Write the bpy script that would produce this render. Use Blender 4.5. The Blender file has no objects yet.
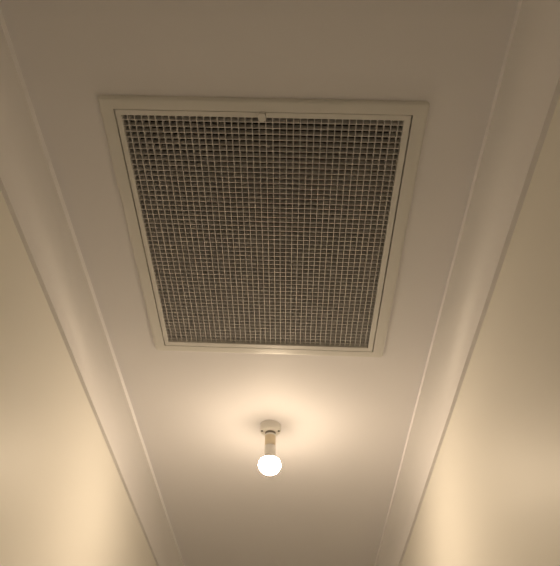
import bpy, bmesh, math, random
from mathutils import Matrix, Vector

random.seed(4)
S = bpy.context.scene
COL = S.collection

# ------------------------------------------------------------------ camera, world, exposure
CEIL = 2.55                      # ceiling height
D = 1.0166                       # ceiling height above the camera
CAMZ = CEIL - D
F_PX, PITCH, YAW, ROLL = 646.12, 0.7520, -0.0518, 0.0566
cam = bpy.data.cameras.new('camera')
cam.sensor_fit = 'HORIZONTAL'
cam.sensor_width = 36.0
cam.lens = F_PX / 560.0 * 36.0
cam.clip_start = 0.02
camo = bpy.data.objects.new('camera', cam)
COL.objects.link(camo)
fw = Vector((math.sin(YAW) * math.cos(PITCH), math.cos(YAW) * math.cos(PITCH), math.sin(PITCH)))
rt = Vector((math.cos(YAW), -math.sin(YAW), 0))
up = rt.cross(fw)
r2 = rt * math.cos(ROLL) + up * math.sin(ROLL)
u2 = -rt * math.sin(ROLL) + up * math.cos(ROLL)
camo.matrix_world = Matrix(((r2.x, u2.x, -fw.x, 0), (r2.y, u2.y, -fw.y, 0), (r2.z, u2.z, -fw.z, CAMZ), (0, 0, 0, 1)))
S.camera = camo

world = bpy.data.worlds.new('world')
S.world = world
world.use_nodes = True
world.node_tree.nodes['Background'].inputs['Color'].default_value = (0.02, 0.018, 0.015, 1)
world.node_tree.nodes['Background'].inputs['Strength'].default_value = 0.2
S.view_settings.view_transform = 'Standard'
S.view_settings.look = 'None'
S.view_settings.gamma = 1.0
S.view_settings.use_curve_mapping = False
S.view_settings.exposure = 0.0
BULB_STRENGTH = 430.0
S.cycles.max_bounces = 32         # pale paint all round: the light goes round the corridor many times
S.cycles.diffuse_bounces = 24
S.cycles.glossy_bounces = 8
BULB_COLOR = (1.0, 0.78, 0.54)


# ------------------------------------------------------------------ materials
def mat(name, color, rough=0.5, bump=0.0, bscale=200.0, var=0.0, vscale=3.0, spec=0.5, emit=None, strength=0.0, metal=0.0):
    m = bpy.data.materials.new(name)
    m.use_nodes = True
    nt = m.node_tree
    b = nt.nodes['Principled BSDF']
    b.inputs['Base Color'].default_value = (*color, 1)
    b.inputs['Roughness'].default_value = rough
    b.inputs['Specular IOR Level'].default_value = spec
    b.inputs['Metallic'].default_value = metal
    tc = nt.nodes.new('ShaderNodeTexCoord')
    if var:
        n = nt.nodes.new('ShaderNodeTexNoise')
        n.inputs['Scale'].default_value = vscale
        n.inputs['Detail'].default_value = 4
        nt.links.new(tc.outputs['Object'], n.inputs['Vector'])
        mx = nt.nodes.new('ShaderNodeMix')
        mx.data_type = 'RGBA'
        mx.inputs['A'].default_value = (*[c * (1 - var) for c in color], 1)
        mx.inputs['B'].default_value = (*[min(1, c * (1 + var)) for c in color], 1)
        nt.links.new(n.outputs['Fac'], mx.inputs['Factor'])
        nt.links.new(mx.outputs['Result'], b.inputs['Base Color'])
    if bump:
        n = nt.nodes.new('ShaderNodeTexNoise')
        n.inputs['Scale'].default_value = bscale
        n.inputs['Detail'].default_value = 3
        nt.links.new(tc.outputs['Object'], n.inputs['Vector'])
        bp = nt.nodes.new('ShaderNodeBump')
        bp.inputs['Strength'].default_value = bump
        bp.inputs['Distance'].default_value = 0.002
        nt.links.new(n.outputs['Fac'], bp.inputs['Height'])
        nt.links.new(bp.outputs['Normal'], b.inputs['Normal'])
    if emit:
        b.inputs['Emission Color'].default_value = (*emit, 1)
        b.inputs['Emission Strength'].default_value = strength
    return m


M_CEIL = mat('ceiling_paint', (0.84, 0.832, 0.87), 0.6, bump=0.02, bscale=60, var=0.012, vscale=5, spec=0.15)
M_CORN = mat('cornice_paint', (0.86, 0.85, 0.875), 0.50, bump=0.03, bscale=40)
M_WALL = mat('wall_paint', (0.865, 0.848, 0.80), 0.48, bump=0.03, bscale=180, var=0.01, vscale=4)
M_FLOOR = mat('floor_tile', (0.63, 0.69, 0.79), 0.5, var=0.03, vscale=8)
M_VENT = mat('vent_enamel', (0.755, 0.75, 0.735), 0.42)
M_BLADE = mat('grille_blade', (0.64, 0.625, 0.625), 0.55)
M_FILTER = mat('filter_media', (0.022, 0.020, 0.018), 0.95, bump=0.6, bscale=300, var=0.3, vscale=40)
M_DUCT = mat('duct_metal', (0.09, 0.085, 0.08), 0.7)
M_FFRAME = mat('filter_edge', (0.20, 0.195, 0.18), 0.6)
M_WIRE = mat('filter_wire', (0.75, 0.73, 0.68), 0.35)
M_PORC = mat('lamp_holder_white', (0.80, 0.78, 0.74), 0.35)
M_BAND = mat('lamp_holder_beige', (0.76, 0.66, 0.50), 0.45)
M_DARK = mat('lamp_ring_dark', (0.22, 0.19, 0.16), 0.6)
M_COLLAR = mat('bulb_collar', (0.82, 0.80, 0.77), 0.4)
M_SLOT = mat('screw_slot_dark', (0.10, 0.09, 0.08), 0.8)
M_GLOW = mat('bulb_glow', (0.9, 0.9, 0.9), 0.4, emit=BULB_COLOR, strength=BULB_STRENGTH)

# the diffuser is brightest below its LED board and fades towards the collar
_nt = M_GLOW.node_tree
_tc = _nt.nodes.new('ShaderNodeTexCoord')
_sp = _nt.nodes.new('ShaderNodeSeparateXYZ')
_mr = _nt.nodes.new('ShaderNodeMapRange')
_mr.inputs['From Min'].default_value = -0.050
_mr.inputs['From Max'].default_value = -0.088
_mr.inputs['To Min'].default_value = BULB_STRENGTH * 0.10
_mr.inputs['To Max'].default_value = BULB_STRENGTH
_nt.links.new(_tc.outputs['Object'], _sp.inputs['Vector'])
_nt.links.new(_sp.outputs['Z'], _mr.inputs['Value'])
_nt.links.new(_mr.outputs['Result'], _nt.nodes['Principled BSDF'].inputs['Emission Strength'])


# ------------------------------------------------------------------ helpers
def link(name, bm, m, parent=None, smooth=False):
    me = bpy.data.meshes.new(name)
    bmesh.ops.recalc_face_normals(bm, faces=bm.faces[:])
    bm.to_mesh(me)
    bm.free()
    me.materials.append(m)
    if smooth:
        for p in me.polygons:
            p.use_smooth = True
    o = bpy.data.objects.new(name, me)
    COL.objects.link(o)
    o.parent = parent
    return o


def box(bm, x0, x1, y0, y1, z0, z1):
    v = [bm.verts.new((x, y, z)) for z in (z0, z1) for y in (y0, y1) for x in (x0, x1)]
    for f in ((0, 2, 3, 1), (4, 5, 7, 6), (0, 1, 5, 4), (2, 6, 7, 3), (0, 4, 6, 2), (1, 3, 7, 5)):
        bm.faces.new([v[i] for i in f])


def struct(o):
    o['kind'] = 'structure'
    return o


def lathe(bm, prof, n=48):
    """prof: (radius, z) pairs, closed on the axis where the radius is 0"""
    rings = []
    for r, z in prof:
        if r < 1e-6:
            rings.append([bm.verts.new((0, 0, z))])
        else:
            rings.append([bm.verts.new((r * math.cos(2 * math.pi * i / n), r * math.sin(2 * math.pi * i / n), z)) for i in range(n)])
    for a, b in zip(rings, rings[1:]):
        for i in range(n):
            j = (i + 1) % n
            q = [a[i % len(a)], a[j % len(a)], b[j % len(b)], b[i % len(b)]]
            u = []
            for w in q:
                if w not in u:
                    u.append(w)
            if len(u) > 2:
                bm.faces.new(u)


def rrect(x0, x1, y0, y1, r, k=6):
    pts = []
    for cx, cy, a0 in ((x1 - r, y1 - r, 0), (x0 + r, y1 - r, 90), (x0 + r, y0 + r, 180), (x1 - r, y0 + r, 270)):
        for i in range(k + 1):
            a = math.radians(a0 + 90 * i / k)
            pts.append((cx + r * math.cos(a), cy + r * math.sin(a)))
    return pts


def ring_profile(bm, loops):
    """join loops (equal length lists of 3-D points) into a closed ring of faces"""
    L = [[bm.verts.new(p) for p in lp] for lp in loops]
    n = len(L[0])
    for a, b in zip(L, L[1:] + L[:1]):
        for i in range(n):
            j = (i + 1) % n
            bm.faces.new((a[i], a[j], b[j], b[i]))


# ------------------------------------------------------------------ vent measures (metres, relative to the camera foot)
U = 0.0127
FACE = 0.006                      # the vent face hangs this far below the ceiling
kf = U * (D - FACE) / D
O_ = [v * kf for v in (-26.30, 14.20, 51.17, 103.928)]     # grille opening
G_ = [v * kf for v in (-27.162, 15.203, 50.236, 105.184)]     # hairline gap
F_ = [v * U * (D - 0.001) / D for v in (-29.187, 17.372, 47.978, 106.701)]   # outer flange
VROT = 0.0105
vcx, vcy = (F_[0] + F_[1]) / 2, (F_[2] + F_[3]) / 2
O_, G_, F_ = [(a[0] - vcx, a[1] - vcx, a[2] - vcy, a[3] - vcy) for a in (O_, G_, F_)]
VC = Vector((vcx * math.cos(VROT) - vcy * math.sin(VROT), vcx * math.sin(VROT) + vcy * math.cos(VROT), CEIL))

# ------------------------------------------------------------------ room shell
XL, XR = -0.5766, 0.3996          # wall faces
Y0, Y1 = -1.1, 3.9                # corridor ends
T = 0.09


def ceiling():
    bm = bmesh.new()
    # plasterboard with the vent hole cut out, hole edge hidden under the flange
    hx0, hx1, hy0, hy1 = G_[0] - 0.008, G_[1] + 0.008, G_[2] - 0.008, G_[3] + 0.008
    R = Matrix.Rotation(VROT, 2)
    hole = [R @ Vector(p) + VC.xy for p in ((hx0, hy0), (hx1, hy0), (hx1, hy1), (hx0, hy1))]
    outer = [(XL - T, Y0 - T), (XR + T, Y0 - T), (XR + T, Y1 + T), (XL - T, Y1 + T)]
    ring_profile(bm, [[(p[0], p[1], CEIL) for p in outer], [(p[0], p[1], CEIL) for p in hole],
                      [(p[0], p[1], CEIL + 0.013) for p in hole], [(p[0], p[1], CEIL + 0.013) for p in outer]])
    return struct(link('ceiling', bm, M_CEIL))


def slab(name, m, *b):
    bm = bmesh.new()
    box(bm, *b)
    return struct(link(name, bm, m))


ceiling()
slab('floor', M_FLOOR, XL - T, XR + T, Y0 - T, Y1 + T, -0.1, 0.0)
slab('wall_left', M_WALL, XL - T, XL, Y0 - T, Y1 + T, 0.0, CEIL)
slab('wall_right', M_WALL, XR, XR + T, Y0 - T, Y1 + T, 0.0, CEIL)
slab('wall_back', M_WALL, XL, XR, Y0 - T, Y0, 0.0, CEIL)
slab('wall_front', M_WALL, XL, XR, Y1, Y1 + T, 0.0, CEIL)

# cove cornices: upper lip, concave sweep, lower lip
CP = 0.0775                       # projection and drop of the cornice
LIP_T, LIP_B = 0.0165, 0.0096


def cornice(name, xw, s, seed):
    rnd = random.Random(seed)
    bm = bmesh.new()
    prof = [(CP, 0.0), (CP, LIP_T)]                    # (distance from wall, drop)
    ax, bz = CP - LIP_B, CP - LIP_T
    n = 18
    # circular-ish sweep leaving the upper lip at a small angle
    a0, a1 = math.radians(2), math.radians(80)
    raw = [(math.sin(a), math.cos(a)) for a in [a0 + (a1 - a0) * i / n for i in range(n + 1)]]
    sx0, sz0 = raw[0]
    sx1, sz1 = raw[-1]
    for sx, sz in raw[1:]:
        prof.append((CP - ax * (sx - sx0) / (sx1 - sx0), LIP_T + bz * (sz0 - sz) / (sz0 - sz1)))
    prof += [(0.0, CP), (0.0, 0.0)]
    rows = []
    ny = 120
    ph = [rnd.uniform(0, 6.28) for _ in range(3)]
    for j in range(ny + 1):
        y = Y0 + (Y1 - Y0) * j / ny
        w1 = 0.0005 * math.sin(y * 3.1 + ph[0]) + 0.0004 * math.sin(y * 9.7 + ph[1])
        w2 = 0.0005 * math.sin(y * 2.3 + ph[2]) + 0.0003 * math.sin(y * 11.1 + ph[0])
        row = []
        for i, (d, z) in enumerate(prof):
            dd, zz = d, z
            if i == 1:
                zz += w1
            if i == len(prof) - 3:
                dd += w2
            row.append(bm.verts.new((xw + s * dd, y, CEIL - zz)))
        rows.append(row)
    for a, b in zip(rows, rows[1:]):
        for i in range(len(prof)):
            j = (i + 1) % len(prof)
            bm.faces.new((a[i], a[j], b[j], b[i]))
    bm.faces.new(rows[0])
    bm.faces.new(rows[-1][::-1])
    o = struct(link(name, bm, M_CORN))
    me = o.data
    for p in me.polygons:                               # smooth only the sweep
        nx = abs(p.normal.x)
        p.use_smooth = 0.02 < nx < 0.995
    me.set_sharp_from_angle(angle=math.radians(20))
    return o


cornice('trim_1', XL, 1, 1)
cornice('trim_2', XR, -1, 2)


# ------------------------------------------------------------------ return-air vent
def make_vent():
    root = bpy.data.objects.new('air_vent', None)
    COL.objects.link(root)
    root.location = VC
    root.rotation_euler.z = VROT
    root['label'] = 'large rectangular ceiling return-air vent with cream frame and square-cell grille'
    root['category'] = 'air vent'

    # fixed outer flange with softly rounded outer edge
    bm = bmesh.new()
    gx, gn, gf = 0.0012, 0.0005, 0.0008          # half widths of the hairline gap: sides, near, far
    lo = []
    for inset, z in ((0.0, 0.0), (0.0006, -0.0028), (0.0020, -0.0046), (0.0045, -0.0057), (0.0075, -FACE)):
        lo.append([(x, y, z) for x, y in rrect(F_[0] + inset, F_[1] - inset, F_[2] + inset, F_[3] - inset, max(0.0035, 0.009 - inset))])
    for z in (-FACE, 0.022):
        lo.append([(x, y, z) for x, y in rrect(G_[0] - gx, G_[1] + gx, G_[2] - gn, G_[3] + gf, 0.0006)])
    lo.append([(x, y, 0.022) for x, y in rrect(G_[0] - 0.004, G_[1] + 0.004, G_[2] - 0.004, G_[3] + 0.004, 0.0006)])
    lo.append([(x, y, 0.0) for x, y in rrect(G_[0] - 0.004, G_[1] + 0.004, G_[2] - 0.004, G_[3] + 0.004, 0.0006)])
    ring_profile(bm, lo)
    o = link('flange', bm, M_VENT, root, True)
    o.data.set_sharp_from_angle(angle=math.radians(35))
    o['label'] = 'cream outer flange flat on the ceiling'

    # hinged inner frame that carries the grille
    bm = bmesh.new()
    lo = []
    for inset, z in ((0.0, 0.018), (0.0, -FACE + 0.0006), (0.0008, -FACE - 0.0002)):
        lo.append([(x, y, z) for x, y in rrect(G_[0] + gx + inset, G_[1] - gx - inset, G_[2] + gn + inset, G_[3] - gf - inset, 0.0006)])
    for out, z in ((0.0006, -FACE - 0.0002), (0.0, -FACE + 0.0006), (0.0, 0.018)):
        lo.append([(x, y, z) for x, y in rrect(O_[0] - out, O_[1] + out, O_[2] - out, O_[3] + out, 0.0006)])
    ring_profile(bm, lo)
    o = link('door_frame', bm, M_VENT, root)

    # egg-crate blades, each a part
    zb, depth, th = -0.0010, 0.0118, 0.00145
    kg = (D + zb) / (D + 0.3 * U) * U

    def blade_mesh(length, along_x):
        bm = bmesh.new()
        h, l = th / 2, length / 2
        if along_x:
            box(bm, -l, l, -h, h, 0, depth)
        else:
            box(bm, -h, h, -l, l, 0, depth)
        me = bpy.data.meshes.new('blade')
        bm.to_mesh(me)
        bm.free()
        me.materials.append(M_BLADE)
        return me

    lx, ly = O_[1] - O_[0] + 0.004, O_[3] - O_[2] + 0.004
    mx, my = blade_mesh(lx, True), blade_mesh(ly, False)
    cx, cy = (O_[0] + O_[1]) / 2, (O_[2] + O_[3]) / 2
    rnd = random.Random(9)
    for k in range(1, 41):
        o = bpy.data.objects.new('blade', my)
        COL.objects.link(o)
        o.parent = root
        o.location = ((-26.508 + k) * kg - vcx, cy, zb)
        o.rotation_euler.y = rnd.gauss(0, 0.008)
    for k in range(0, 52):
        o = bpy.data.objects.new('blade', mx)
        COL.objects.link(o)
        o.parent = root
        o.location = (cx, (52.1 + k) * kg - vcy, zb)
        o.rotation_euler.x = rnd.gauss(0, 0.008)

    # filter above the grille
    bm = bmesh.new()
    x0, x1, y0, y1 = O_[0] - 0.003, O_[1] + 0.003, O_[2] - 0.003, O_[3] + 0.003
    npl = 64
    rows = []
    for j in range(npl + 1):
        y = y0 + (y1 - y0) * j / npl
        z = 0.0215 + (0.004 if j % 2 else 0.0)
        rows.append([bm.verts.new((x, y, zz)) for zz in (z, 0.032) for x in (x0, x1)])
    for a, b in zip(rows, rows[1:]):
        bm.faces.new((a[0], a[1], b[1], b[0]))
        bm.faces.new((a[2], b[2], b[3], a[3]))
        bm.faces.new((a[0], b[0], b[2], a[2]))
        bm.faces.new((a[1], a[3], b[3], b[1]))
    for r in (rows[0], rows[-1]):
        bm.faces.new((r[0], r[1], r[3], r[2]))
    f = link('filter', bm, M_FILTER, root)
    f['label'] = 'dark air filter behind the grille'
    for sx in (0, 1):                                   # filter side rails, seen behind the outermost cells
        bm = bmesh.new()
        a = O_[0] + 0.0005 if sx == 0 else O_[1] - 0.0145
        box(bm, a, a + 0.014, O_[2] - 0.002, O_[3] + 0.002, 0.0125, 0.0205)
        link('filter_rail', bm, M_FFRAME, f)
        bm = bmesh.new()                                # wavy wire clipped along each rail
        xs = O_[0] + 0.0165 if sx == 0 else O_[1] - 0.0165
        n, r = 150, 0.0006
        prev = None
        for i in range(n + 1):
            y = O_[2] + (O_[3] - O_[2]) * i / n
            x = xs + 0.0022 * math.sin(i * 2.4) + rnd.uniform(-0.0008, 0.0008)
            z = 0.0165 + 0.0016 * math.sin(i * 1.7)
            cur = [bm.verts.new((x + r * math.cos(t), y, z + r * math.sin(t))) for t in (0.5, 2.1, 3.7, 5.3)]
            if prev:
                for q in range(4):
                    bm.faces.new((prev[q], prev[(q + 1) % 4], cur[(q + 1) % 4], cur[q]))
            prev = cur
        link('filter_wire', bm, M_WIRE, f)

    # duct box above
    bm = bmesh.new()
    bx = (G_[0] - 0.006, G_[1] + 0.006, G_[2] - 0.006, G_[3] + 0.006)
    box(bm, bx[0], bx[1], bx[2], bx[3], 0.034, 0.25)
    link('plenum', bm, M_DUCT, root)

    # turn latch on the near side of the frame
    bm = bmesh.new()
    lxc = -6.0 * kf - vcx
    ly0, ly1, ly2 = 50.15 * kf - vcy, 51.05 * kf - vcy, 51.72 * kf - vcy
    w = 0.0078
    out = [(-w * 0.72, ly0), (w * 0.72, ly0), (w, ly0 + 0.004), (w, ly1), (w * 0.5, ly2 - 0.0004), (0.0, ly2), (-w * 0.5, ly2 - 0.0004), (-w, ly1), (-w, ly0 + 0.004)]
    zt, zl = -FACE - 0.0002, -FACE - 0.0055
    top = [bm.verts.new((lxc + x, y, zt)) for x, y in out]
    low = [bm.verts.new((lxc + x * 0.86, ly1 + (y - ly1) * 0.88, zl)) for x, y in out]
    bm.faces.new(top[::-1])
    bm.faces.new(low)
    for i in range(len(out)):
        j = (i + 1) % len(out)
        bm.faces.new((top[i], top[j], low[j], low[i]))
    o = link('latch', bm, M_VENT, root)
    o['label'] = 'small pointed catch on the frame'
    return root


make_vent()


# ------------------------------------------------------------------ batten lamp with glowing bulb
TILT = -0.03
LAMP = Vector((-0.0929, 1.7143, CEIL))          # on the ceiling, beyond the vent


def make_lamp():
    root = bpy.data.objects.new('ceiling_lamp', None)
    COL.objects.link(root)
    root.location = LAMP
    root['label'] = 'bare white batten lamp holder screwed to the ceiling beyond the vent'
    root['category'] = 'lamp'
    bm = bmesh.new()
    lathe(bm, [(0, 0), (0.0305, 0), (0.0313, -0.002), (0.0315, -0.0135), (0.0308, -0.0185), (0.0286, -0.0225), (0.0235, -0.0252), (0.0, -0.0262)])
    base = link('base', bm, M_PORC, root, True)
    base.data.set_sharp_from_angle(angle=math.radians(50))
    for a in (200, 340):                                # screw notches in the rim of the base
        bm = bmesh.new()
        lathe(bm, [(0, 0.0003), (0.0036, 0.0003), (0.0036, -0.0012), (0.0, -0.0012)], 14)
        s = link('screw', bm, M_SLOT, base)
        s.location = (0.0262 * math.cos(math.radians(a)), 0.0262 * math.sin(math.radians(a)), -0.0240)
    bm = bmesh.new()
    lathe(bm, [(0, -0.0255), (0.0158, -0.0255), (0.0158, -0.0325), (0, -0.0325)])
    link('neck_ring', bm, M_DARK, root, True).data.set_sharp_from_angle(angle=math.radians(40))
    bm = bmesh.new()
    lathe(bm, [(0, -0.0325), (0.0160, -0.0325), (0.0165, -0.0335), (0.0165, -0.0375), (0.0158, -0.0382), (0.0, -0.0382)])
    link('rim', bm, M_PORC, root, True).data.set_sharp_from_angle(angle=math.radians(40))
    bm = bmesh.new()
    lathe(bm, [(0, -0.0382), (0.0160, -0.0382), (0.0160, -0.0680), (0.0152, -0.0690), (0.0, -0.0690)])
    link('socket', bm, M_BAND, root, True).data.set_sharp_from_angle(angle=math.radians(40))

    bulb = bpy.data.objects.new('light_bulb', None)     # lifts out of the holder: a thing of its own
    COL.objects.link(bulb)
    root.rotation_euler.y = TILT
    bulb.location = LAMP + Matrix.Rotation(TILT, 3, 'Y') @ Vector((0, 0, -0.069))
    bulb.rotation_euler.y = TILT
    bulb['label'] = 'glowing round light bulb with white collar hanging in the lamp holder'
    bulb['category'] = 'light bulb'
    bm = bmesh.new()
    lathe(bm, [(0, 0.0), (0.0150, 0.0), (0.0164, -0.0012), (0.0166, -0.012), (0.0168, -0.029), (0.0186, -0.0355), (0.0235, -0.0418), (0.0278, -0.0460), (0.0, -0.0460)])
    link('collar', bm, M_COLLAR, bulb, True).data.set_sharp_from_angle(angle=math.radians(50))
    bm = bmesh.new()
    ra, rb, zc = 0.0322, 0.0280, -0.0602
    prof = [(0.0, zc + rb * math.sin(math.radians(30.5)))]
    for i in range(17):
        a = math.radians(30.5 - 120.5 * i / 16)
        prof.append((ra * math.cos(a) if i < 16 else 0.0, zc + rb * math.sin(a)))
    lathe(bm, prof)
    link('globe', bm, M_GLOW, bulb, True)
    return root


make_lamp()
